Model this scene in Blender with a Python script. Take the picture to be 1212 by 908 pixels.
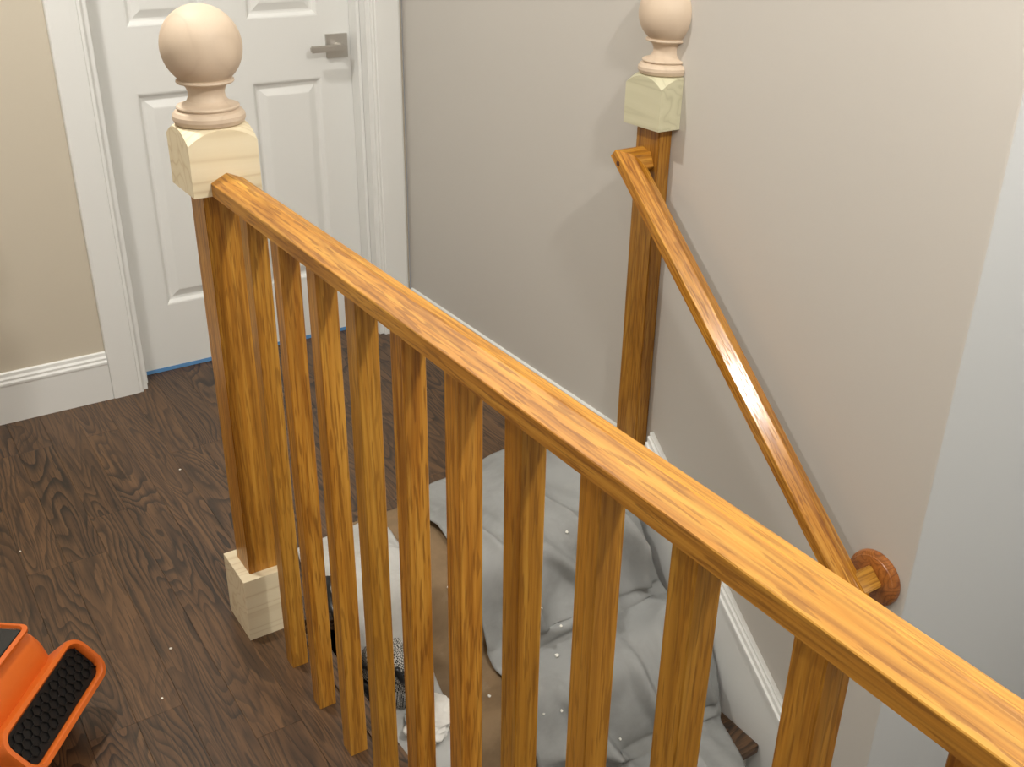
import bpy, bmesh, math, random
from mathutils import Vector, Matrix, noise

for o in list(bpy.data.objects): bpy.data.objects.remove(o, do_unlink=True)
scene = bpy.context.scene
COL = scene.collection
random.seed(7)

# ------------------------------------------------------------------ camera
CAM = Vector((-0.5103, -1.6608, 1.3788))
YAW, PITCH, ROLL = (math.radians(a) for a in (33.5174, 26.7678, 0.9273)); FPX = 1223.18
fwd = Vector((math.sin(YAW)*math.cos(PITCH), math.cos(YAW)*math.cos(PITCH), -math.sin(PITCH)))
rt = Vector((math.cos(YAW), -math.sin(YAW), 0)); up = rt.cross(fwd)
rt2 = rt*math.cos(ROLL) + up*math.sin(ROLL); up2 = up*math.cos(ROLL) - rt*math.sin(ROLL)
cd = bpy.data.cameras.new('camera'); cam = bpy.data.objects.new('camera', cd); COL.objects.link(cam)
cd.sensor_fit = 'HORIZONTAL'; cd.sensor_width = 36.0; cd.lens = FPX/1212.0*36.0; cd.clip_start = 0.02
cam.matrix_world = Matrix(((rt2.x, up2.x, -fwd.x, CAM.x), (rt2.y, up2.y, -fwd.y, CAM.y), (rt2.z, up2.z, -fwd.z, CAM.z), (0, 0, 0, 1)))
scene.camera = cam

# ------------------------------------------------------------------ world, lights, exposure
w = bpy.data.worlds.new('world'); scene.world = w; w.use_nodes = True
w.node_tree.nodes['Background'].inputs[0].default_value = (0.8, 0.88, 1.0, 1)
w.node_tree.nodes['Background'].inputs[1].default_value = 0.3

def lamp(name, kind, loc, power, color, size=0.1, rot=(0, 0, 0), size_y=None):
    l = bpy.data.lights.new(name, kind); o = bpy.data.objects.new(name, l); COL.objects.link(o)
    o.location = loc; o.rotation_euler = rot; l.energy = power; l.color = color
    if kind == 'AREA':
        l.size = size; l.shape = 'DISK'
        if size_y: l.shape = 'RECTANGLE'; l.size_y = size_y
    else: l.shadow_soft_size = size
    return o
WARM = (1.0, 0.965, 0.91)
STAIR_LAMP = (0.42, -1.38, 1.98)
lamp('stair_lamp_light', 'POINT', STAIR_LAMP, 51, WARM, 0.05)  # lamp placed by its cast shadows; its pendant form is invented
HALL_FILL = [(-0.75, -0.9, 2.425), (-0.35, 0.35, 2.425), (-0.75, -2.4, 2.425)]  # unseen ceiling lamps added as fill for the hall
for p, e in zip(HALL_FILL, (4, 21, 4)): lamp('hall_fill_light', 'AREA', p, e, WARM, 0.12)
lamp('foyer_daylight', 'AREA', (2.36, -1.9, 0.9), 15, (0.93, 0.965, 1.0), 1.0, (0, math.radians(90), 0), 1.4)

scene.view_settings.view_transform = 'Standard'; scene.view_settings.look = 'None'
scene.view_settings.exposure = 0.1; scene.view_settings.gamma = 1.0
scene.view_settings.use_curve_mapping = False

# ------------------------------------------------------------------ dimensions (metres, landing floor z = 0)
D = 1.1273          # front of door casing
WY = D + 0.016      # door wall plane
W = 0.9434          # right wall plane
COR = -0.792        # outside corner of the right wall
CEIL = 2.44
XL, YF = -1.5, -3.3
RISE, RUN, NOSE = 0.2, 0.224, -0.09
XE = 0.07           # hall floor edge above the stair
XS = W - 0.02       # face of stair skirt board

# ------------------------------------------------------------------ materials
def srgb(r, g, b):
    f = lambda c: (c/255/12.92 if c/255 <= .04045 else ((c/255+.055)/1.055)**2.4)
    return (f(r), f(g), f(b), 1)
class NT:
    def __init__(s, name):
        s.m = bpy.data.materials.new(name); s.m.use_nodes = True; s.t = s.m.node_tree
        s.b = s.t.nodes['Principled BSDF']
    def n(s, kind, **k):
        x = s.t.nodes.new(kind)
        for a, v in k.items(): setattr(x, a, v)
        return x
    def l(s, a, b): s.t.links.new(a, b)
    def math(s, op, a, b=None, c=None):
        x = s.n('ShaderNodeMath', operation=op)
        for i, v in enumerate((a, b, c)):
            if v is None: continue
            if isinstance(v, (int, float)): x.inputs[i].default_value = v
            else: s.l(v, x.inputs[i])
        return x.outputs[0]
    def ramp(s, fac, stops):
        x = s.n('ShaderNodeValToRGB'); cr = x.color_ramp
        while len(cr.elements) < len(stops): cr.elements.new(0.5)
        for e, (p, c) in zip(cr.elements, stops): e.position = p; e.color = c if len(c) == 4 else (*c, 1)
        s.l(fac, x.inputs[0]); return x.outputs[0]
    def coords(s, scale, rnd=True):
        tc = s.n('ShaderNodeTexCoord'); src = tc.outputs['Object']
        if rnd:
            oi = s.n('ShaderNodeObjectInfo'); mul = s.n('ShaderNodeVectorMath', operation='SCALE')
            mul.inputs[0].default_value = (37.0, 53.0, 71.0); s.l(oi.outputs['Random'], mul.inputs['Scale'])
            add = s.n('ShaderNodeVectorMath', operation='ADD'); s.l(src, add.inputs[0]); s.l(mul.outputs[0], add.inputs[1]); src = add.outputs[0]
            s.rand = oi.outputs['Random']
        sc = s.n('ShaderNodeVectorMath', operation='MULTIPLY'); sc.inputs[1].default_value = scale; s.l(src, sc.inputs[0])
        return sc.outputs[0]
    def noise(s, vec, scale, detail=2, rough=.5, dist=0):
        x = s.n('ShaderNodeTexNoise'); s.l(vec, x.inputs['Vector'])
        x.inputs['Scale'].default_value = scale; x.inputs['Detail'].default_value = detail
        x.inputs['Roughness'].default_value = rough; x.inputs['Distortion'].default_value = dist
        return x.outputs['Fac']
    def mix(s, fac, a, b, mode='MIX'):
        x = s.n('ShaderNodeMix', data_type='RGBA', blend_type=mode)
        if isinstance(fac, (int, float)): x.inputs[0].default_value = fac
        else: s.l(fac, x.inputs[0])
        for i, v in ((6, a), (7, b)):
            if isinstance(v, tuple): x.inputs[i].default_value = v
            else: s.l(v, x.inputs[i])
        return x.outputs[2]
    def bump(s, h, strength, dist=.001):
        x = s.n('ShaderNodeBump'); x.inputs['Strength'].default_value = strength; x.inputs['Distance'].default_value = dist
        s.l(h, x.inputs['Height']); s.l(x.outputs[0], s.b.inputs['Normal'])
    def set(s, **k):
        for a, v in k.items():
            i = s.b.inputs[a.replace('_', ' ')]
            if isinstance(v, (int, float, tuple)): i.default_value = v
            else: s.l(v, i)
        return s

def axis_scale(ax, across, along):
    v = [across]*3; v['xyz'.index(ax)] = along; return tuple(v)

def wood(name, ax, light, mid, dark, rings=14, across=9, along=1.0, line=.35, rough=.35, coat=.0, tint=.12, pore=.5, bumps=.15, linepos=(.0, .28, .6)):
    t = NT(name)
    v = t.coords(axis_scale(ax, across, along))
    base = t.noise(v, 1.0, 1.5, .45, .25)
    r = t.math('MULTIPLY', base, rings); fr = t.math('FRACT', r)
    wave = t.math('PINGPONG', r, .5)                      # 0..0.5 growth ring contour
    ringc = t.ramp(wave, [(linepos[0], dark), (linepos[1]*.5, mid), (linepos[2]*.5+.2, light)])
    v2 = t.coords(axis_scale(ax, across*26, along*9))
    p = t.noise(v2, 1.0, 2, .6)
    porem = t.ramp(p, [(.36, (1, 1, 1, 1)), (.5, (0, 0, 0, 1))])
    v3 = t.coords(axis_scale(ax, across*.9, along*.7)); big = t.noise(v3, 1.2, 2, .5)
    c = t.mix(t.math('MULTIPLY', porem, pore), ringc, dark)
    c = t.mix(line, mid, c)
    c2 = t.mix(t.math('MULTIPLY', t.ramp(big, [(.35, (0, 0, 0, 1)), (.7, (1, 1, 1, 1))]), .35), c, light)
    hv = t.n('ShaderNodeHueSaturation'); t.l(c2, hv.inputs['Color'])
    t.l(t.math('ADD', t.math('MULTIPLY', t.rand, tint*2), 1-tint), hv.inputs['Value'])
    t.set(Base_Color=hv.outputs[0], Roughness=rough, Coat_Weight=coat, Coat_Roughness=.12)
    t.bump(t.math('SUBTRACT', 1.0, porem), bumps, .0006)
    return t.m

def oak(name, ax, tint=.09, val=1.0, rough=.36):
    """varnished oak: fine straight streaks, short dark pores, faint cathedral contours"""
    t = NT(name); C = lambda r, g, b: tuple(c*val*.9 for c in srgb(r, g, b)[:3])+(1,)
    light, mid, dark = C(212, 152, 62), C(186, 120, 38), C(120, 66, 16)
    v = t.coords(axis_scale(ax, 10, .55)); base = t.noise(v, 1.0, 1, .4, .2)
    ringm = t.ramp(t.math('PINGPONG', t.math('MULTIPLY', base, 20), .5), [(.0, (1, 1, 1, 1)), (.12, (.4, .4, .4, 1)), (.38, (0, 0, 0, 1))])
    st = t.noise(t.coords(axis_scale(ax, 150, 3.6)), 1.0, 3, .62, .3)
    c = t.ramp(st, [(.22, dark), (.45, mid), (.68, light)])
    c = t.mix(t.math('MULTIPLY', ringm, .5), c, dark)
    p = t.noise(t.coords(axis_scale(ax, 300, 20)), 1.0, 1, .5)
    pm = t.ramp(p, [(.36, (1, 1, 1, 1)), (.46, (0, 0, 0, 1))])
    c = t.mix(t.math('MULTIPLY', pm, .6), c, dark)
    big = t.noise(t.coords(axis_scale(ax, 5, .8)), 1.0, 1, .5)
    c = t.mix(t.math('MULTIPLY', t.ramp(big, [(.35, (0, 0, 0, 1)), (.7, (1, 1, 1, 1))]), .3), c, light)
    hv = t.n('ShaderNodeHueSaturation'); t.l(c, hv.inputs['Color'])
    t.l(t.math('ADD', t.math('MULTIPLY', t.rand, tint*2), 1-tint), hv.inputs['Value'])
    t.l(t.math('ADD', t.math('MULTIPLY', t.rand, -.004), .507), hv.inputs['Hue'])
    t.set(Base_Color=hv.outputs[0], Roughness=rough, Specular_IOR_Level=.5)
    t.bump(t.math('SUBTRACT', 1.0, pm), .2, .0005); return t.m
M = {}
for ax in 'xyz': M['oak_'+ax] = oak('honey_oak_'+ax, ax)
M['oak_rail'] = oak('honey_oak_rail', 'y', 0, 1.08, .5)
M['oak_gloss'] = oak('honey_oak_gloss', 'y', 0, 1.1, .2)
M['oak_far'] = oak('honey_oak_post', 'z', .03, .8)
M['rosette'] = wood('rosette_oak', 'z', srgb(178, 112, 50), srgb(156, 92, 38), srgb(104, 56, 20), rings=22, across=16, along=1, line=.8, rough=.35, coat=.4, tint=.02)
def dark_floor(name, ax):
    t = NT(name); light, mid, dark = srgb(114, 83, 53), srgb(80, 56, 35), srgb(22, 15, 10)
    vv = t.coords(axis_scale(ax, 9, 1.5)); base = t.noise(vv, 1.0, 2.2, .42, .35)
    jag = t.noise(t.coords(axis_scale(ax, 60, 22)), 1.0, 2, .6)
    fld = t.math('ADD', t.math('MULTIPLY', base, 24), t.math('MULTIPLY', jag, .34))
    fr = t.math('FRACT', fld)                       # sharp on one side, fading on the other, like early wood
    rm = t.ramp(fr, [(.0, (1, 1, 1, 1)), (.14, (.85, .85, .85, 1)), (.45, (.15, .15, .15, 1)), (.9, (0, 0, 0, 1)), (.97, (1, 1, 1, 1))])
    fade = t.ramp(t.noise(t.coords(axis_scale(ax, 5, 1.4)), 1.0, 2, .5), [(.3, (.25, .25, .25, 1)), (.6, (1, 1, 1, 1))])
    st = t.noise(t.coords(axis_scale(ax, 60, 2)), 1.0, 3, .6)
    c = t.ramp(st, [(.3, mid), (.7, light)])
    c = t.mix(t.math('MULTIPLY', t.math('MULTIPLY', rm, fade), .9), c, dark)
    p = t.noise(t.coords(axis_scale(ax, 300, 12)), 1.0, 1, .5)
    pm = t.ramp(p, [(.34, (1, 1, 1, 1)), (.46, (0, 0, 0, 1))])
    c = t.mix(t.math('MULTIPLY', pm, .5), c, dark)
    hv = t.n('ShaderNodeHueSaturation'); t.l(c, hv.inputs['Color'])
    t.l(t.math('ADD', t.math('MULTIPLY', t.rand, .2), .8), hv.inputs['Value'])
    t.set(Base_Color=hv.outputs[0], Roughness=.42, Coat_Weight=.08, Coat_Roughness=.2)
    t.bump(t.math('SUBTRACT', 1.0, t.math('MAXIMUM', pm, rm)), .2, .0005); return t.m
for ax in 'xy': M['floor_'+ax] = dark_floor('dark_floor_oak_'+ax, ax)
M['pine'] = wood('pale_pine', 'x', srgb(236, 224, 194), srgb(229, 215, 182), srgb(204, 182, 142), rings=7, across=16, along=.3, line=.6, rough=.6, coat=0, tint=.02, pore=.08, bumps=.05)
M['pine_far'] = wood('greyish_pine', 'y', srgb(212, 208, 180), srgb(200, 196, 166), srgb(170, 164, 134), rings=9, across=16, along=.5, line=.42, rough=.6, coat=0, tint=.02, pore=.1, bumps=.05)  # greyer, darker pine than the blocks of the near post
M['birch'] = wood('raw_birch', 'z', srgb(216, 198, 176), srgb(207, 187, 164), srgb(172, 148, 126), rings=4, across=13, along=4, line=.2, rough=.6, coat=0, tint=.02, pore=.15, bumps=.05)

def paint(name, col, rough=.55, var=.04, bumps=.08, scale=180):
    t = NT(name); v = t.coords((1, 1, 1), False)
    n1 = t.noise(v, 1.6, 3, .5); n2 = t.noise(v, scale, 2, .6)
    c = t.mix(t.math('MULTIPLY', n1, var*2), col, tuple(x*.86 for x in col[:3])+(1,))
    t.set(Base_Color=c, Roughness=rough); t.bump(n2, bumps, .0008); return t.m
M['wall'] = paint('greige_wall_paint', srgb(199, 195, 188), .6)
M['wall_cool'] = paint('cool_grey_wall_paint', srgb(200, 200, 197), .6)  # cooler grey for the wall face past the corner and beyond
M['wall_warm'] = paint('beige_wall_paint', srgb(206, 197, 179), .6)
M['white'] = paint('white_trim_paint', srgb(232, 233, 230), .38, .03, .03, 90)
M['ceiling'] = paint('ceiling_paint', srgb(232, 230, 224), .8)
M['riser'] = paint('riser_paint', srgb(220, 219, 214), .5)

def plain(name, col, rough=.5, metal=0.0, **k):
    t = NT(name); v = t.coords((1, 1, 1), False); n = t.noise(v, 60, 2, .5)
    c = t.mix(t.math('MULTIPLY', n, .25), col, tuple(x*.8 for x in col[:3])+(1,))
    t.set(Base_Color=c, Roughness=rough, Metallic=metal, **k); return t.m
M['nickel'] = plain('satin_nickel', srgb(198, 194, 188), .42, 1.0)
M['tape'] = plain('blue_masking_tape', srgb(98, 152, 205), .6)
M['orange'] = plain('orange_plastic', srgb(208, 100, 28), .42)
M['black'] = plain('black_plastic', srgb(13, 12, 13), .3)
M['gloss'] = plain('dark_glossy_window', srgb(30, 32, 34), .08)
M['rag'] = plain('white_rag_cloth', srgb(232, 230, 224), .85)
M['chip'] = plain('white_paint_flake', srgb(238, 236, 228), .6)
M['knot'] = plain('dark_screw_plug', srgb(84, 44, 18), .5)
def cloth(name, col, dark, stain, amount):
    t = NT(name); v = t.coords((1, 1, 1), False)
    n1 = t.noise(v, 5, 5, .62, .6); n2 = t.noise(v, 420, 2, .5); n3 = t.noise(v, 14, 4, .6)
    c = t.mix(t.ramp(n1, [(.42, (0, 0, 0, 1)), (.72, (1, 1, 1, 1))]), col, dark)
    c = t.mix(t.math('MULTIPLY', t.ramp(n3, [(.58, (0, 0, 0, 1)), (.7, (1, 1, 1, 1))]), amount), c, stain)
    t.set(Base_Color=c, Roughness=.8); t.bump(n2, .15, .0006); return t.m
M['cloth_grey'] = cloth('grey_drop_cloth', srgb(150, 152, 151), srgb(126, 127, 125), srgb(160, 161, 159), .4)
M['cloth_brown'] = cloth('brown_drop_cloth', srgb(136, 112, 82), srgb(106, 86, 62), srgb(156, 140, 116), .5)
M['cloth_pale'] = cloth('off_white_cloth', srgb(188, 188, 185), srgb(168, 167, 162), srgb(156, 147, 134), .4)
def mesh_fabric():
    t = NT('black_white_mesh_fabric'); v = t.coords((1, 1, 1), False)
    rot = t.n('ShaderNodeVectorRotate'); rot.inputs['Axis'].default_value = (1, 0, 0); rot.inputs['Angle'].default_value = .6; t.l(v, rot.inputs['Vector'])
    ck = t.n('ShaderNodeTexChecker'); t.l(rot.outputs[0], ck.inputs['Vector']); ck.inputs['Scale'].default_value = 330
    ck.inputs['Color1'].default_value = srgb(190, 188, 182); ck.inputs['Color2'].default_value = srgb(22, 22, 24)
    t.set(Base_Color=ck.outputs['Color'], Roughness=.7); return t.m
M['mesh'] = mesh_fabric()

# ------------------------------------------------------------------ mesh helpers
def link(name, me, mat, parent=None, loc=(0, 0, 0), rot=None, smooth=False):
    o = bpy.data.objects.new(name, me); COL.objects.link(o); o.location = loc
    if rot is not None: o.rotation_euler = rot
    if mat is not None and not me.materials: me.materials.append(M[mat] if isinstance(mat, str) else mat)
    if smooth:
        for p in me.polygons: p.use_smooth = True
    if parent: o.parent = parent
    return o
def to_mesh(name, bm):
    bmesh.ops.recalc_face_normals(bm, faces=bm.faces[:]); me = bpy.data.meshes.new(name); bm.to_mesh(me); bm.free(); return me
def add_box(bm, x0, x1, y0, y1, z0, z1):
    vs = [bm.verts.new((x, y, z)) for x in (x0, x1) for y in (y0, y1) for z in (z0, z1)]
    for f in ((0, 1, 3, 2), (4, 6, 7, 5), (0, 4, 5, 1), (2, 3, 7, 6), (0, 2, 6, 4), (1, 5, 7, 3)): bm.faces.new([vs[i] for i in f])
    return vs
def box(name, b, mat, parent=None, bev=0.0, seg=2, local=False):
    """box from absolute bounds; origin at its base centre"""
    x0, x1, y0, y1, z0, z1 = b; c = Vector(((x0+x1)/2, (y0+y1)/2, z0))
    bm = bmesh.new(); add_box(bm, x0-c.x, x1-c.x, y0-c.y, y1-c.y, 0, z1-z0)
    if bev: bmesh.ops.bevel(bm, geom=bm.edges[:], offset=bev, segments=seg, affect='EDGES', profile=.6)
    return link(name, to_mesh(name, bm), mat, parent, c)
def prism(name, prof, a0, a1, axis, mat, parent=None, bev=0, origin=None, ends=None):
    """extrude 2-D profile along axis; for axis y: prof=(x,z), axis x: (y,z), axis z: (x,y)"""
    bm = bmesh.new(); rings = []
    for a in (a0, a1):
        pts = {'y': [(p[0], a, p[1]) for p in prof], 'x': [(a, p[0], p[1]) for p in prof], 'z': [(p[0], p[1], a) for p in prof]}[axis]
        rings.append([bm.verts.new(p) for p in pts])
    n = len(prof)
    for i in range(n): bm.faces.new((rings[0][i], rings[0][(i+1) % n], rings[1][(i+1) % n], rings[1][i]))
    bm.faces.new(rings[0]); bm.faces.new(rings[1][::-1])
    if bev: bmesh.ops.bevel(bm, geom=bm.edges[:], offset=bev, segments=2, affect='EDGES', profile=.6)
    o = Vector(origin or (0, 0, 0))
    for v in bm.verts: v.co -= o
    return link(name, to_mesh(name, bm), mat, parent, o)
def lathe_mesh(name, prof, seg=64, half=False):
    bm = bmesh.new(); n = seg//2+1 if half else seg; rows = []
    a0 = math.pi/2
    for r, z in prof:
        rows.append([bm.verts.new((r*math.cos(a0+2*math.pi*i/seg), r*math.sin(a0+2*math.pi*i/seg), z)) for i in range(n)])
    for j in range(len(rows)-1):
        for i in range(n-1 if half else n):
            k = (i+1) % n if not half else i+1
            bm.faces.new((rows[j][i], rows[j][k], rows[j+1][k], rows[j+1][i]))
    if half:
        bm.faces.new([r[0] for r in rows]+[r[-1] for r in reversed(rows)])
    bmesh.ops.remove_doubles(bm, verts=bm.verts[:], dist=1e-6)
    return to_mesh(name, bm)
def shade(o, angle=35):
    me = o.data
    for p in me.polygons: p.use_smooth = True
    bm = bmesh.new(); bm.from_mesh(me)
    for e in bm.edges:
        if len(e.link_faces) == 2 and e.calc_face_angle(0) > math.radians(angle): e.smooth = False
    bm.to_mesh(me); bm.free(); return o
def empty(name, loc, rot=None, parent=None):
    o = bpy.data.objects.new(name, None); COL.objects.link(o); o.location = loc; o.empty_display_size = .05
    if rot is not None: o.rotation_euler = rot
    if parent: o.parent = parent
    return o
def into(child, parent):            # parent and keep the world place
    loc = child.location.copy(); child.parent = parent; child.location = loc - world_loc(parent); return child
def world_loc(o):
    v = Vector((0, 0, 0))
    while o: v += o.location; o = o.parent
    return v
def tag(o, label, cat, group=None):
    o['label'] = label; o['category'] = cat
    if group: o['group'] = group
    return o
def struct(o): o['kind'] = 'structure'; return o

# ------------------------------------------------------------------ room shell
def holed_wall_back():
    bm = bmesh.new(); y0, y1 = WY, WY+.10
    add_box(bm, XL, .078, y0, y1, 0, CEIL); add_box(bm, .832, W, y0, y1, 0, CEIL); add_box(bm, .078, .832, y0, y1, 2.06, CEIL)
    return to_mesh('wall_back', bm)
struct(link('wall_back', holed_wall_back(), 'wall_warm'))
wr = struct(box('wall_right', (W, 2.5, COR, WY, -1.7, CEIL), 'wall', bev=.004))
wr.data.materials.append(M['wall_cool'])
for p_ in wr.data.polygons:
    if p_.normal.y < -.5: p_.material_index = 1
struct(box('wall_foyer', (2.4, 2.5, YF, COR, -1.7, CEIL), 'wall_cool'))
struct(box('wall_left', (XL-.1, XL, YF, WY+.1, 0, CEIL), 'wall'))
struct(box('wall_front', (XL-.1, 2.5, YF-.1, YF, -1.7, CEIL), 'wall'))
struct(box('wall_stairwell', (XE-.08, XE-.012, YF, NOSE-.03, -1.7, -.03), 'wall'))
struct(box('ceiling', (XL-.1, 2.5, YF-.1, WY+.1, CEIL, CEIL+.1), 'ceiling'))
struct(box('floor_lower', (XE-.08, 2.4, YF, -1.2, -1.72, -1.6), 'floor_y'))

# floor: sub-floor plus oak planks running towards the door
bm = bmesh.new()
add_box(bm, XL, XE-.02, YF, WY+.16, -.22, -.016); add_box(bm, XE-.02, W, NOSE+.03, WY+.16, -.22, -.016)
floor = struct(link('floor', to_mesh('floor', bm), 'floor_y'))
PW = .083; SEAM = -.055
def plank_mesh(wd, ln):
    bm = bmesh.new(); add_box(bm, -wd/2+.00015, wd/2-.00015, -ln/2+.00015, ln/2-.00015, -.016, 0)
    top = [e for e in bm.edges if all(v.co.z > -.001 for v in e.verts)]
    bmesh.ops.bevel(bm, geom=top, offset=.0004, segments=1, affect='EDGES')
    return to_mesh('plank', bm)
LEN = [.35, .55, .75, 1.0, 1.25]
PM = {(w_, l_): plank_mesh(w_, l_) for w_ in (PW,) for l_ in LEN}
rng = random.Random(11)
k0 = int(math.floor((XL-SEAM)/PW))
k = k0
while True:
    x0 = SEAM + k*PW
    if x0 > W-.02: break
    xc = x0+PW/2
    landing = x0 >= XE-.05
    y_end = NOSE+.035 if landing else YF
    y = WY+.15
    y -= 0.0
    first = True
    while y > y_end+.02:
        l_ = rng.choice(LEN)
        if first: l_ = rng.choice(LEN); first = False
        wdt = PW
        if x0+PW > W-.001: wdt = W-.001-x0
        if x0 < XL: wdt = PW
        if y-l_ < y_end or wdt != PW:
            l_ = min(l_, y-y_end); me = plank_mesh(wdt, l_)
        else: me = PM[(PW, l_)]
        link('plank', me, 'floor_y', floor, (x0+wdt/2, y-l_/2, 0))
        y -= l_
    k += 1
# nosings along the stair opening
nx0 = SEAM+PW
link('nosing', to_mesh('nosing', (lambda b: (add_box(b, nx0, XE, YF, NOSE-.0005, -.026, 0), bmesh.ops.bevel(b, geom=b.edges[:], offset=.006, segments=2, affect='EDGES'), b)[2])(bmesh.new())), 'floor_y', floor)
link('nosing', to_mesh('nosing', (lambda b: (add_box(b, XE, XS, NOSE, NOSE+.0345, -.026, 0), bmesh.ops.bevel(b, geom=b.edges[:], offset=.006, segments=2, affect='EDGES'), b)[2])(bmesh.new())), 'floor_x', floor)

# baseboards
def base_prof(off, s):              # (horizontal, z): off = wall plane, s = direction out of wall
    return [(off, 0), (off+s*.014, 0), (off+s*.014, .108), (off+s*.0155, .110), (off+s*.0155, .116), (off+s*.012, .121), (off+s*.012, .127), (off+s*.008, .1325), (off+s*.007, .141), (off+s*.004, .1437), (off, .1437)]
b = prism('baseboard_back', base_prof(WY, -1), XL, -.0195, 'x', 'white'); struct(b)
b = prism('baseboard_right', base_prof(W, -1), .0405, D-.001, 'y', 'white'); struct(b)
b = prism('baseboard_left', base_prof(XL, 1), YF, WY, 'y', 'white'); struct(b)

# skirt board down the right wall
def sk(y): return -.074+.895*(y+.3646)
y0, y1 = -.0735, COR+.002
sk_face = prism('trim_2', [(y0, sk(y0)-.03), (y1, sk(y1)-.03), (y1, sk(y1)-.42), (y0, sk(y0)-.30)], XS, W, 'x', 'white'); struct(sk_face)
for (dz0, dz1, th) in ((-.034, -.022, .024), (-.022, -.008, .018), (-.008, .0, .012)):
    prism('cap_moulding', [(y0, sk(y0)+dz1), (y1, sk(y1)+dz1), (y1, sk(y1)+dz0), (y0, sk(y0)+dz0)], W-th, W, 'x', 'white', sk_face, .0015)

# ------------------------------------------------------------------ door, jamb, casing
SY = 1.23
casing = struct(empty('trim_1', (.4, D, 0)))
def casing_leg(x0, x1, inner):      # profile in x,y ; inner = side towards the opening
    w_ = x1-x0; pts = [(0, 0), (.0, .011), (.004, .014), (.010, .013), (.013, .0155), (.03, .0165), (w_-.008, .0165), (w_-.002, .0145), (w_, .011), (w_, 0)]
    return [((x0+p if inner < 0 else x1-p), WY-q) for p, q in pts]
into(prism('casing', casing_leg(-.019, .066, 1), 0, 2.0575, 'z', 'white'), casing)
into(prism('casing', casing_leg(.841, .9317, -1), 0, 2.0575, 'z', 'white'), casing)
into(prism('casing', [(y, z) for y, z in ((WY, 2.059), (WY-.011, 2.059), (WY-.0165, 2.072), (WY-.0165, 2.137), (WY-.011, 2.145), (WY, 2.145))], -.019, .9317, 'x', 'white'), casing)
for (a, b_) in ((.062, .08), (.827, .845)):
    into(box('jamb', (a+.0005 if a < .4 else a, b_-.0005 if a > .4 else b_, WY-.001, WY+.13, 0, 2.05), 'white'), casing)
into(box('jamb', (.0805, .8265, WY-.001, WY+.13, 2.032, 2.0495), 'white'), casing)
for (a, b_) in ((.0805, .091), (.816, .8265)):
    into(box('door_stop', (a, b_, 1.178, SY-.001, 0, 2.03), 'white', bev=.002), casing)

door = struct(empty('door_1', (.4535, SY, 0)))
SX0, SX1, SZ0, SZ1 = .083, .824, .012, 2.025
XP = [(.189, .4), (.5095, .721)]
ZP = [(.206, .8125), (.982, 1.62), (1.72, 1.92)]
def frame_mesh():
    bm = bmesh.new(); y0, y1 = SY, SY+.035
    xs = [SX0, XP[0][0], XP[0][1], XP[1][0], XP[1][1], SX1]
    for a, b_ in ((0, 1), (2, 3), (4, 5)): add_box(bm, xs[a], xs[b_], y0, y1, SZ0, SZ1)
    zs = [SZ0, ZP[0][0], ZP[0][1], ZP[1][0], ZP[1][1], ZP[2][0], ZP[2][1], SZ1]
    for a, b_ in ((0, 1), (2, 3), (4, 5), (6, 7)):
        for c, d_ in ((1, 2), (3, 4)): add_box(bm, xs[c], xs[d_], y0, y1, zs[a], zs[b_])
    return to_mesh('slab', bm)
slab = into(link('slab', frame_mesh(), 'white'), door)
def panel_mesh(w_, h):               # moulded panel: sticking slopes in, flat groove, raised field
    bm = bmesh.new(); steps = [(0, 0), (.004, .001), (.012, .010), (.016, .011), (.020, .011), (.040, .0035), (.044, .003)]
    rings = []
    for ins, dep in steps:
        rings.append([bm.verts.new(p) for p in ((-w_/2+ins, dep, ins), (w_/2-ins, dep, ins), (w_/2-ins, dep, h-ins), (-w_/2+ins, dep, h-ins))])
    for a, b_ in zip(rings, rings[1:]):
        for i in range(4): bm.faces.new((a[i], a[(i+1) % 4], b_[(i+1) % 4], b_[i]))
    bm.faces.new(rings[-1])
    back = [bm.verts.new((v.co.x, .03, v.co.z)) for v in rings[0]]
    for i in range(4): bm.faces.new((rings[0][i], back[i], back[(i+1) % 4], rings[0][(i+1) % 4]))
    bm.faces.new(back[::-1]); return to_mesh('panel', bm)
for xa, xb in XP:
    for za, zb in ZP:
        link('panel', panel_mesh(xb-xa-.0004, zb-za-.0004), 'white', door, ((xa+xb)/2-.4535, 0, za+.0002))
# lever handle
HX, HZ = .772, .897
hd = box('rosette', (HX-.033, HX+.033, SY-.009, SY-.0005, HZ-.033, HZ+.033), 'nickel', bev=.001)
handle = into(hd, door)
handle.name = 'lever_handle'
bm = bmesh.new(); bmesh.ops.create_cone(bm, cap_ends=True, segments=24, radius1=.011, radius2=.011, depth=.036, matrix=Matrix.Translation((0, -.0225, .033)) @ Matrix.Rotation(math.pi/2, 4, 'X'))
shade(link('spindle', to_mesh('spindle', bm), 'nickel', handle, (0, 0, 0)))
bm = bmesh.new(); add_box(bm, -.098, .010, -.050, -.036, .024, .042); bmesh.ops.bevel(bm, geom=bm.edges[:], offset=.003, segments=3, affect='EDGES')
shade(link('lever', to_mesh('lever', bm), 'nickel', handle, (0, 0, 0)))

tape = tag(box('painters_tape', (.0925, .8145, SY-.0016, SY-.0003, .001, .0125), 'tape'), 'thin blue masking tape strip along the bottom of the white door', 'tape')

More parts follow.
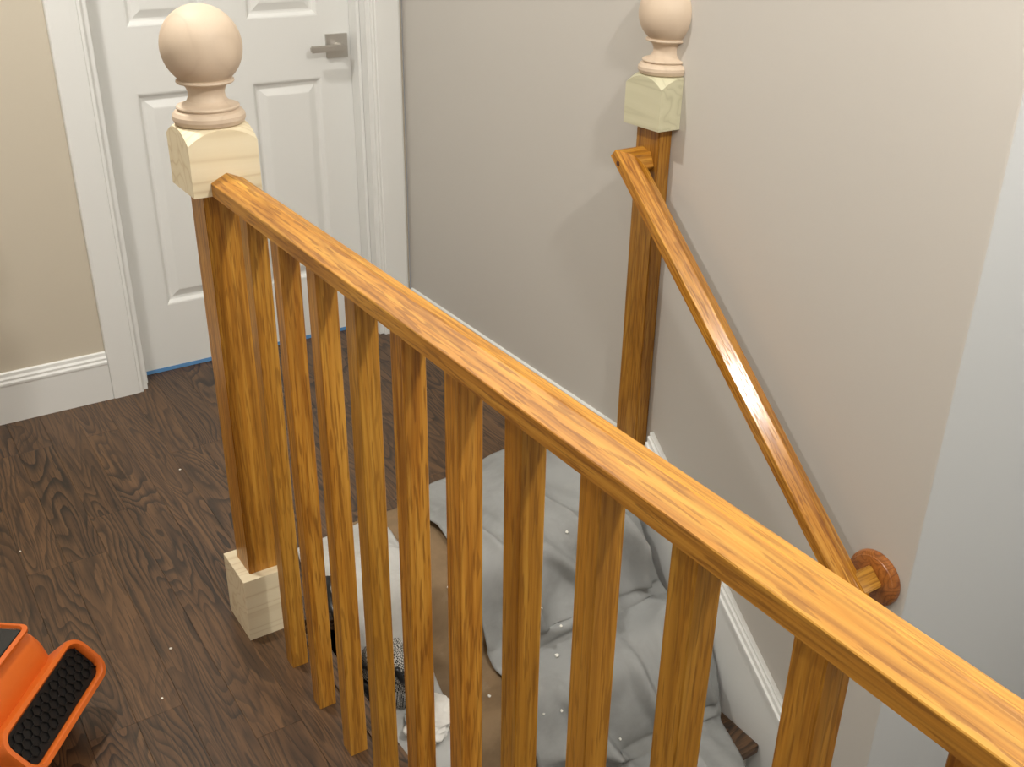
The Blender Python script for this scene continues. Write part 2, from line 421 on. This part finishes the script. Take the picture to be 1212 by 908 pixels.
# ------------------------------------------------------------------ newel posts
S, PH, HB, ZB = .0562, .036, .140, .895
BZ = .9985                                            # top of the cap block
def block_mesh(name, s, h, half, dome):
    """square block; with dome: its top turned off towards the corners so that each face ends in an arc"""
    bm = bmesh.new(); n = 24; xs = [-s+2*s*i/n for i in range(n+1)]
    if half: xs = [-s+s*i/(n//2) for i in range(n//2+1)]
    ys = [-s+2*s*i/n for i in range(n+1)]
    def top(x, y):
        if not dome: return h
        r = math.hypot(x, y); t = max(0, min(1, (r-s*.96)/(s*1.4142-s*.96)))
        return h-.021*t**1.25
    g = [[bm.verts.new((x, y, top(x, y))) for y in ys] for x in xs]
    b_ = [[bm.verts.new((x, y, 0)) for y in ys] for x in xs]
    for i in range(len(xs)-1):
        for j in range(len(ys)-1):
            bm.faces.new((g[i][j], g[i+1][j], g[i+1][j+1], g[i][j+1])); 
    per = [(i, 0) for i in range(len(xs)-1)]+[(len(xs)-1, j) for j in range(len(ys)-1)]+[(i, len(ys)-1) for i in range(len(xs)-1, 0, -1)]+[(0, j) for j in range(len(ys)-1, 0, -1)]
    for (a, c), (d_, e) in zip(per, per[1:]+per[:1]): bm.faces.new((g[a][c], b_[a][c], b_[d_][e], g[d_][e]))
    bm.faces.new([b_[a][c] for a, c in per])
    used = {v for f in bm.faces for v in f.verts}
    for v in [v for v in bm.verts if v not in used]: bm.verts.remove(v)
    return to_mesh(name, bm)
def finial_prof():
    R, zc = .0628, .1185
    p = [(0, 0), (.050, 0), (.0545, .003), (.0572, .009), (.0568, .015), (.053, .0205), (.0465, .0232), (.0465, .0242), (.0490, .0252), (.0495, .0275), (.0480, .0295), (.040, .0315), (.036, .0335), (.0315, .037), (.0285, .044), (.0285, .050), (.031, .057), (.0345, .0615), (.0435, .0640), (.0452, .0660), (.0445, .0690), (.0405, .0700)]
    a0 = -math.asin((zc-.0715)/R)
    for i in range(25):
        a = a0+(math.pi/2-a0)*i/24; p.append((max(0, R*math.cos(a)), zc+R*math.sin(a)))
    return p
def newel(loc, half, label, matb, oakm):
    t = empty('newel_post', loc); tag(t, label, 'newel post')
    link('base_block', block_mesh('base_block', S, HB, half, False), matb, t, (0, 0, 0))
    x1 = 0 if half else PH
    bm = bmesh.new(); add_box(bm, -PH, x1, -PH, PH, 0, ZB-HB)
    bmesh.ops.bevel(bm, geom=[e for e in bm.edges if abs(e.verts[0].co.z-e.verts[1].co.z) > .1], offset=.002, segments=2, affect='EDGES')
    link('post', to_mesh('post', bm), oakm, t, (0, 0, HB))
    shade(link('cap_block', block_mesh('cap_block', S, BZ-ZB, half, True), matb, t, (0, 0, ZB)), 30)
    shade(link('ball_finial', lathe_mesh('ball_finial', finial_prof(), 72, half), 'birch', t, (0, 0, BZ)), 24)
    return t
newel((0, 0, 0), False, 'oak newel post with full pale ball finial, beside the floor in front of the door', 'pine', 'oak_z')
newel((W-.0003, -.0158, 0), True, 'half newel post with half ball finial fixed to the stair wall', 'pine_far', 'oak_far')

# ------------------------------------------------------------------ balustrade
RP = [(-.0225, .893), (.0225, .893), (.0272, .8955), (.0272, .9172), (.0266, .9184), (.0012, .9297), (-.0012, .9297), (-.0262, .9170), (-.0270, .9158), (-.0270, .8955)]
bal = tag(empty('balustrade', (0, -.8, 0)), 'honey oak balustrade with square balusters along the stair opening', 'railing')
r = prism('rail', RP, -2.55, -S-.0003, 'y', 'oak_rail', None, origin=(0, -.8, 0)); into(r, bal)
YB = [-.1588, -.2857, -.4163, -.5389, -.6659, -.7946, -.917, -1.0435, -1.1693, -1.3026, -1.432]
YB += [-1.432-.1266*i for i in range(1, 9)]
def baluster_mesh():
    bm = bmesh.new(); a = .0157; add_box(bm, -a, a, -a, a, 0, .8928)
    bmesh.ops.bevel(bm, geom=[e for e in bm.edges if abs(e.verts[0].co.z-e.verts[1].co.z) > .1], offset=.0012, segments=1, affect='EDGES')
    return to_mesh('baluster', bm)
bmsh = baluster_mesh()
for y in YB: link('baluster', bmsh, 'oak_z', bal, (0, y+.8, 0.0002))

# ------------------------------------------------------------------ wall handrail
TH = math.atan(.895); HXC = .862
hr = tag(empty('wall_handrail', (HXC, -.4, .495)), 'oak handrail sloping down the stair wall with round rosette at its lower end', 'handrail')
prof = [(x, z-.9165) for x, z in RP]
yt, yb = -.002, -.752                                    # horizontal extent of the rail
def rail_y(y): return (y+.4)/math.cos(TH)
ye, ys_ = rail_y(yt), rail_y(yb); HWD = .0270
def strip(name, r0, r1, mat):
    bm = bmesh.new(); a = [bm.verts.new(p) for p in r0]; b_ = [bm.verts.new(p) for p in r1]; n = len(a)
    for i in range(n): bm.faces.new((a[i], a[(i+1) % n], b_[(i+1) % n], b_[i]))
    bm.faces.new(a); bm.faces.new(b_[::-1])
    return link(name, to_mesh(name, bm), mat, hr, (0, 0, 0), (TH, 0, 0))
strip('rail', [(x, ys_, z) for x, z in prof], [(x, ye-(x+HWD), z) for x, z in prof], 'oak_gloss')
strip('upper_return', [(x, ye-HWD-x, z) for x, z in prof], [(W-.0365-HXC, ye-HWD-x, z) for x, z in prof], 'oak_x')
zt = .895*(yt+.4)
zl = .895*(-.722+.4)
bm = bmesh.new(); add_box(bm, -.012, W-.0185-HXC, -.022, .022, -.022, .022); bmesh.ops.bevel(bm, geom=bm.edges[:], offset=.003, segments=2, affect='EDGES')
link('lower_return', to_mesh('lower_return', bm), 'oak_x', hr, (0, -.722+.4, zl-.020), (TH, 0, 0))
rp = [(0, .0), (.056, 0), (.0565, .004), (.055, .009), (.051, .012), (.0495, .0125), (.0485, .0145), (.045, .0155), (.043, .0165), (0, .0175)]
ro = link('rosette', lathe_mesh('rosette', rp, 64), 'rosette', hr, (W-.0006-HXC, -.722+.4, .182-.495), (0, -math.pi/2, 0)); shade(ro, 30)
bm = bmesh.new(); bmesh.ops.create_cone(bm, cap_ends=True, segments=16, radius1=.005, radius2=.005, depth=.002, matrix=Matrix.Rotation(math.pi/2, 4, 'Y'))
link('screw_plug', to_mesh('screw_plug', bm), 'knot', hr, (-.0272, yt+.4-.012, zt-.026))

# ------------------------------------------------------------------ staircase
st = tag(empty('staircase', (.5, NOSE, -.2)), 'staircase going down under the drop cloths, dark treads and white risers', 'staircase')
for i in range(1, 8):
    z = -RISE*i; yn = NOSE-RUN*i
    into(box('tread', (XE+.001, XS-.0005, yn, yn+RUN+.028, z-.026, z), 'floor_x', bev=.006), st)
    into(box('riser', (XE+.001, XS-.0005, yn+RUN+.03, yn+RUN+.045, z+.0005, z+RISE-.027), 'riser'), st)

# ------------------------------------------------------------------ drop cloths
def stair_curve(back, nst, lift):
    """(y, z) along landing and steps, bulging past the nosings"""
    p = [(back, 0), (NOSE+.05, 0), (NOSE-.006, .0), (NOSE-.03, -.05), (NOSE-.075, -RISE+.035), (NOSE-.12, -RISE)]
    for i in range(1, nst):
        yn, z = NOSE-RUN*i, -RISE*i
        p += [(yn+.05, z), (yn-.006, z), (yn-.03, z-.05), (yn-.075, z-RISE+.035), (yn-.12, z-RISE)]
    # resample and smooth
    d = []; step = .008
    for (a, b_), (c, e) in zip(p, p[1:]):
        n = max(1, int(math.hypot(c-a, e-b_)/step))
        d += [(a+(c-a)*i/n, b_+(e-b_)*i/n) for i in range(n)]
    d.append(p[-1])
    for _ in range(4):
        d = [d[0]]+[((d[i-1][0]+d[i][0]*2+d[i+1][0])/4, (d[i-1][1]+d[i][1]*2+d[i+1][1])/4) for i in range(1, len(d)-1)]+[d[-1]]
    return d
def make_cloth(name, xl, xr, back, nst, lift, amp, seed, mat, nu=70, slant=0.0, drop=None):
    crv = stair_curve(back, nst, lift); nv = len(crv); bm = bmesh.new(); g = []
    for j, (y, z) in enumerate(crv):
        a = crv[max(0, j-1)]; b_ = crv[min(nv-1, j+1)]; ty, tz = b_[0]-a[0], b_[1]-a[1]; L = math.hypot(ty, tz) or 1
        ny, nz = tz/L, -ty/L
        if nz < 0: ny, nz = -ny, -nz
        s = j/(nv-1); row = []
        for i in range(nu+1):
            u = i/nu; x0, x1 = xl(s, y), xr(s, y); x = x0+(x1-x0)*u
            q = Vector((x*5.5+seed, y*4+z*2.2, seed*1.7)); f = 1-abs(noise.noise(q))*2.2; f = max(0, f)**2.2
            q2 = Vector((x*2.2-seed, y*3-z*3, seed)); f2 = max(0, noise.noise(q2)+.25)
            q3 = Vector((x*19, y*13+z*13, seed)); f3 = (noise.noise(q3)+.5)*.12
            edge = min(1, 6*min(u, 1-u)+.25)*min(1, 8*s+.15)
            slope = 1-abs(nz)                       # more hanging folds between steps
            fold = max(0, math.sin(x*34+y*9+5*noise.noise(Vector((x*3, y*3+z*2, seed))))) ** 5*(.25+.75*slope)
            h = lift+amp*(.8*f+.75*f2+f3+(.7*fold if amp > .03 else 0))*edge*(1+1.2*slope)
            yy = y+ny*h+slant*(x-.6)*max(0, 1-s*6); zz = z+nz*h
            row.append(bm.verts.new((x, yy, zz)))
        g.append(row)
    for j in range(nv-1):
        for i in range(nu): bm.faces.new((g[j][i], g[j+1][i], g[j+1][i+1], g[j][i+1]))
    o = Vector(((xl(0, 0)+xr(0, 0))/2, 0, 0))
    for v in bm.verts: v.co -= o
    ob = link(name, to_mesh(name, bm), mat, None, o, None, True)
    sm = ob.modifiers.new('thickness', 'SOLIDIFY'); sm.thickness = .0018; sm.offset = 1
    return ob
wob = lambda y, s, a: a*noise.noise(Vector((y*6, s, .3)))
brown = make_cloth('drop_cloth', lambda s, y: .26+wob(y, 1, .03), lambda s, y: .56+wob(y, 2, .02), .205, 4, .003, .010, 3.1, 'cloth_brown', 40)
tag(brown, 'tan brown stained drop cloth hanging over the top steps, partly under the grey one', 'drop cloth')
grey = make_cloth('drop_cloth', lambda s, y: .425-.05*max(0, -y)+wob(y, 5, .03), lambda s, y: (.872 if y > -.10 else .872+min(.043, (-.10-y)*.25))-max(0, (-.36-y))*.35+wob(y, 7, .008), .245, 4, .016, .036, 8.4, 'cloth_grey', 80, .2)
tag(grey, 'large grey drop cloth spread over the landing and down the stairs', 'drop cloth')
pale = make_cloth('drop_cloth', lambda s, y: .135+wob(y, 9, .03), lambda s, y: .345-.5*max(0, -y-.05)*(1 if y > -.15 else .1/max(.1, -y-.05))+wob(y, 11, .03), .215, 2, .008, .020, 5.3, 'cloth_pale', 40, .1)
tag(pale, 'crumpled off-white cloth lying on the landing beside the grey drop cloth', 'drop cloth')

# ------------------------------------------------------------------ mesh bag and rag on the first step
bag = tag(empty('mesh_bag', (.175, -.178, -RISE+.024)), 'black and white mesh bag slumped on the top step by the balusters', 'bag')
def blob(name, sx, sy, sz, seed, mat, parent, amp=.1, flat=0.0, loc=(0, 0, 0), sub=4, rot=None):
    bm = bmesh.new(); bmesh.ops.create_icosphere(bm, subdivisions=sub, radius=1)
    for v in bm.verts:
        d = v.co.normalized(); e = 2.6
        rr = (abs(d.x)**e+abs(d.y)**e+abs(d.z)**e)**(-1/e)
        rr *= 1+amp*noise.noise(d*1.8+Vector((seed, 0, 0)))+amp*.5*noise.noise(d*4.5+Vector((0, seed, 0)))
        v.co = Vector((d.x*rr*sx, d.y*rr*sy, max(-1+flat, d.z*rr)*sz+sz*(1-flat)))
    return link(name, to_mesh(name, bm), mat, parent, loc, rot, True)
blob('pouch', .052, .060, .078, 2.2, 'mesh', bag, .14, .1)
def tube(name, pts, r, mat, parent, seg=10, flat=1.0):
    bm = bmesh.new(); rings = []
    for i, p in enumerate(pts):
        p = Vector(p); t = (Vector(pts[min(i+1, len(pts)-1)])-Vector(pts[max(0, i-1)])).normalized()
        a = t.cross(Vector((0, 0, 1)) if abs(t.z) < .9 else Vector((1, 0, 0))).normalized(); b_ = t.cross(a)
        rings.append([bm.verts.new(p+a*math.cos(2*math.pi*k/seg)*r+b_*math.sin(2*math.pi*k/seg)*r*flat) for k in range(seg)])
    for a, b_ in zip(rings, rings[1:]):
        for k in range(seg): bm.faces.new((a[k], a[(k+1) % seg], b_[(k+1) % seg], b_[k]))
    bm.faces.new(rings[0]); bm.faces.new(rings[-1][::-1])
    return link(name, to_mesh(name, bm), mat, parent, (0, 0, 0), None, True)
tube('trim_band', [(.056*math.cos(a), .072*math.sin(a), .125+.012*math.sin(a*2)) for a in [2*math.pi*i/36 for i in range(37)]], .006, 'black', bag)
tube('trim_band', [(-.058+.01*math.sin(i*.5), -.055+.11*i/14, .05+.03*math.sin(i/14*3.1)) for i in range(15)], .011, 'black', bag)
tube('trim_band', [(.02+.03*math.cos(i*.22), -.074+.004*math.sin(i), .02+.125*i/14) for i in range(15)], .006, 'black', bag)
tube('strap', [(-.05, .05, .13), (-.06, .075, .17), (-.065, .10, .205), (-.06, .14, .218), (-.04, .17, .222)], .009, 'black', bag, 10, .5)
rag = blob('rag', .055, .045, .022, 6.6, 'rag', None, .38, .15, (.217, -.290, -RISE+.030), 5, (0, 0, .5))
tag(rag, 'small crumpled white rag lying on the top step in front of the mesh bag', 'rag')

# ------------------------------------------------------------------ orange blower at the floor's left
Lx = Vector((.616, .788, 0)).normalized(); Hx = Vector((Lx.y, -Lx.x, 0))
GC = Vector((-.4215, -.1765, .125)); PHI = math.radians(49)
rotz = math.atan2(Hx.y, Hx.x)                            # local x = Hx (towards the grille), local y = Lx
tool = tag(empty('blower', (GC.x, GC.y, 0), (0, 0, rotz)), 'orange plastic jobsite blower with black honeycomb outlet standing on the dark floor', 'blower')
def rrect(a, b_, r, n=6):
    pts = []
    for cx, cy, s0 in ((a-r, b_-r, 0), (-a+r, b_-r, 90), (-a+r, -b_+r, 180), (a-r, -b_+r, 270)):
        pts += [(cx+r*math.cos(math.radians(s0+90*i/n)), cy+r*math.sin(math.radians(s0+90*i/n))) for i in range(n+1)]
    return pts
snout_rot = (0, PHI, 0)                                  # local z of the snout points out and up
def loft(name, rings, mat, parent, loc, rot, cap0=True, cap1=True):
    bm = bmesh.new(); rs = [[bm.verts.new(p) for p in r_] for r_ in rings]
    for a, b_ in zip(rs, rs[1:]):
        for i in range(len(a)): bm.faces.new((a[i], a[(i+1) % len(a)], b_[(i+1) % len(a)], b_[i]))
    if cap0: bm.faces.new(rs[0][::-1])
    if cap1: bm.faces.new(rs[-1])
    return shade(link(name, to_mesh(name, bm), mat, parent, loc, rot), 40)
A, B = .034, .1165
ring = lambda a, b_, r, z: [(x, y, z) for x, y in rrect(a, b_, r)]
sn = loft('outlet_frame', [ring(A+.012, B+.012, .03, -.05), ring(A+.013, B+.013, .031, -.004), ring(A+.011, B+.011, .03, .002), ring(A+.004, B+.004, .024, .003), ring(A+.001, B+.001, .02, .0), ring(A, B, .019, -.010)], 'orange', tool, (0, 0, GC.z), snout_rot, True, False)
loft('outlet_back', [ring(A-.0005, B-.0005, .018, -.030), ring(A-.0005, B-.0005, .018, -.010)], 'black', sn, (0, 0, 0), None)
bm = bmesh.new(); hs = .0098                             # honeycomb bars
def bar(bm, p, q, t, z0, z1):
    p = Vector(p); q = Vector(q); n_ = Vector((-(q-p).y, (q-p).x)).normalized()*t
    lo = [bm.verts.new((c.x, c.y, z0)) for c in (p+n_, q+n_, q-n_, p-n_)]; hi = [bm.verts.new((c.x, c.y, z1)) for c in (p+n_, q+n_, q-n_, p-n_)]
    for i in range(4): bm.faces.new((lo[i], lo[(i+1) % 4], hi[(i+1) % 4], hi[i]))
    bm.faces.new(hi); bm.faces.new(lo[::-1])
inside = lambda p: abs(p[0]) < A-.001 and abs(p[1]) < B-.001
rowh = hs*1.5; colw = hs*math.sqrt(3)
for r_ in range(-9, 10):
    for c_ in range(-4, 5):
        cx = c_*colw+(colw/2 if r_ % 2 else 0); cy = r_*rowh
        cs = [(cx+hs*math.sin(math.radians(60*k_)), cy+hs*math.cos(math.radians(60*k_))) for k_ in range(6)]
        for k_ in range(3):
            if inside(cs[k_]) and inside(cs[k_+1]): bar(bm, cs[k_], cs[k_+1], .0009, -.0098, -.0065)
link('honeycomb_grille', to_mesh('honeycomb_grille', bm), 'black', sn, (0, 0, 0))
# housing
bm = bmesh.new(); add_box(bm, -.40, -.012, -.17, .118, .012, .205)
for v in bm.verts:
    if v.co.z > .1 and v.co.x > -.1: v.co.x -= .055
    if v.co.z > .1: v.co.y *= .9
bmesh.ops.bevel(bm, geom=bm.edges[:], offset=.048, segments=6, affect='EDGES', profile=.5)
shade(link('housing', to_mesh('housing', bm), 'orange', tool, (0, 0, 0)), 60)
wn = box('display_window', (-.175, -.085, -.03, .075, .2035, .207), 'gloss', None, .0012)
wn.parent = tool
loft('window_bezel', [ring(.056, .066, .016, .0), ring(.056, .066, .016, .005), ring(.049, .059, .012, .007), ring(.047, .057, .011, .002)], 'orange', tool, (-.130, .0225, .2025), None, False, False)
for sx in (-.34, -.07):
    for sy in (-.12, .07): into_box = box('foot', (sx-.02, sx+.02, sy-.02, sy+.02, 0, .014), 'black', None, .003); into_box.parent = tool

# ------------------------------------------------------------------ paint flakes
dg = bpy.context.evaluated_depsgraph_get()
def at_pixel(px, py):
    d = fwd*FPX+rt2*(px-606)+up2*(454-py); return d.normalized()
def flake_mesh(seed, s):
    r_ = random.Random(seed); bm = bmesh.new(); n_ = 6
    lo = [bm.verts.new((s*r_.uniform(.6, 1.2)*math.cos(k_*math.pi*2/n_), s*r_.uniform(.6, 1.2)*math.sin(k_*math.pi*2/n_), 0)) for k_ in range(n_)]
    hi = [bm.verts.new((v.co.x*.9, v.co.y*.9, s*.5)) for v in lo]
    for k_ in range(n_): bm.faces.new((lo[k_], lo[(k_+1) % n_], hi[(k_+1) % n_], hi[k_]))
    bm.faces.new(hi); bm.faces.new(lo[::-1]); return to_mesh('paint_flake', bm)
FLOOR_PX = [(202, 768, .003), (192, 827, .003), (213, 556, .0028), (24, 653, .0028)]
for i, (px, py, s) in enumerate(FLOOR_PX):
    d = at_pixel(px, py); p = CAM+d*(-CAM.z/d.z)
    tag(link('paint_flake', flake_mesh(i, s), 'chip', None, (p.x, p.y, .0001)), 'tiny white paint flake on the bare dark floorboards', 'paint flake', 'paint flakes on the floorboards')
dg.update()
CLOTH_PX = [(659, 777, .005), (664, 742, .004), (579, 825, .004), (643, 845, .003), (664, 841, .0035), (733, 875, .004), (785, 648, .003), (671, 630, .004), (640, 720, .003), (530, 695, .004)]
for i, (px, py, s) in enumerate(CLOTH_PX):
    d = at_pixel(px, py); best = None
    for ob in (grey, brown):
        ok, loc, nor, idx = ob.ray_cast(CAM-ob.location, d)
        if ok:
            t_ = (loc+ob.location-CAM).length
            if best is None or t_ < best[0]: best = (t_, loc+ob.location, nor, 'grey' if ob is grey else 'tan brown')
    if best:
        nor = best[2] if best[2].z > 0 else -best[2]
        f_ = link('paint_flake', flake_mesh(20+i, s), 'chip', None, best[1]+nor*.0022); f_.rotation_euler = nor.to_track_quat('Z', 'Y').to_euler()
        tag(f_, 'tiny white paint flake on the %s drop cloth' % best[3], 'paint flake', 'paint flakes on the %s drop cloth' % best[3])

# ------------------------------------------------------------------ added lamp fittings, out of view
pd = tag(empty('added_pendant_lamp', (STAIR_LAMP[0], STAIR_LAMP[1], CEIL-.001)), 'small unseen pendant lamp holder added over the stairs to carry the shadow-casting light', 'lamp')
link('cord', to_mesh('cord', (lambda b_: (bmesh.ops.create_cone(b_, cap_ends=True, segments=10, radius1=.004, radius2=.004, depth=.34, matrix=Matrix.Translation((0, 0, -.18))), b_)[1])(bmesh.new())), 'black', pd)
shade(link('canopy', lathe_mesh('canopy', [(0, -.02), (.03, -.02), (.05, -.008), (.052, 0), (0, 0)], 32), 'white', pd))
shade(link('socket', lathe_mesh('socket', [(0, -.40), (.018, -.40), (.02, -.36), (.008, -.345), (0, -.345)], 24), 'nickel', pd))
for p in HALL_FILL:
    dl = link('added_downlight_ring', lathe_mesh('added_downlight_ring', [(.066, 0), (.085, 0), (.083, -.004), (.068, -.006), (.066, -.002)], 40), 'white', None, (p[0], p[1], CEIL-.0005))
    tag(dl, 'white trim ring of an unseen downlight added as fill in the hall ceiling', 'downlight', 'added hall fill downlights')
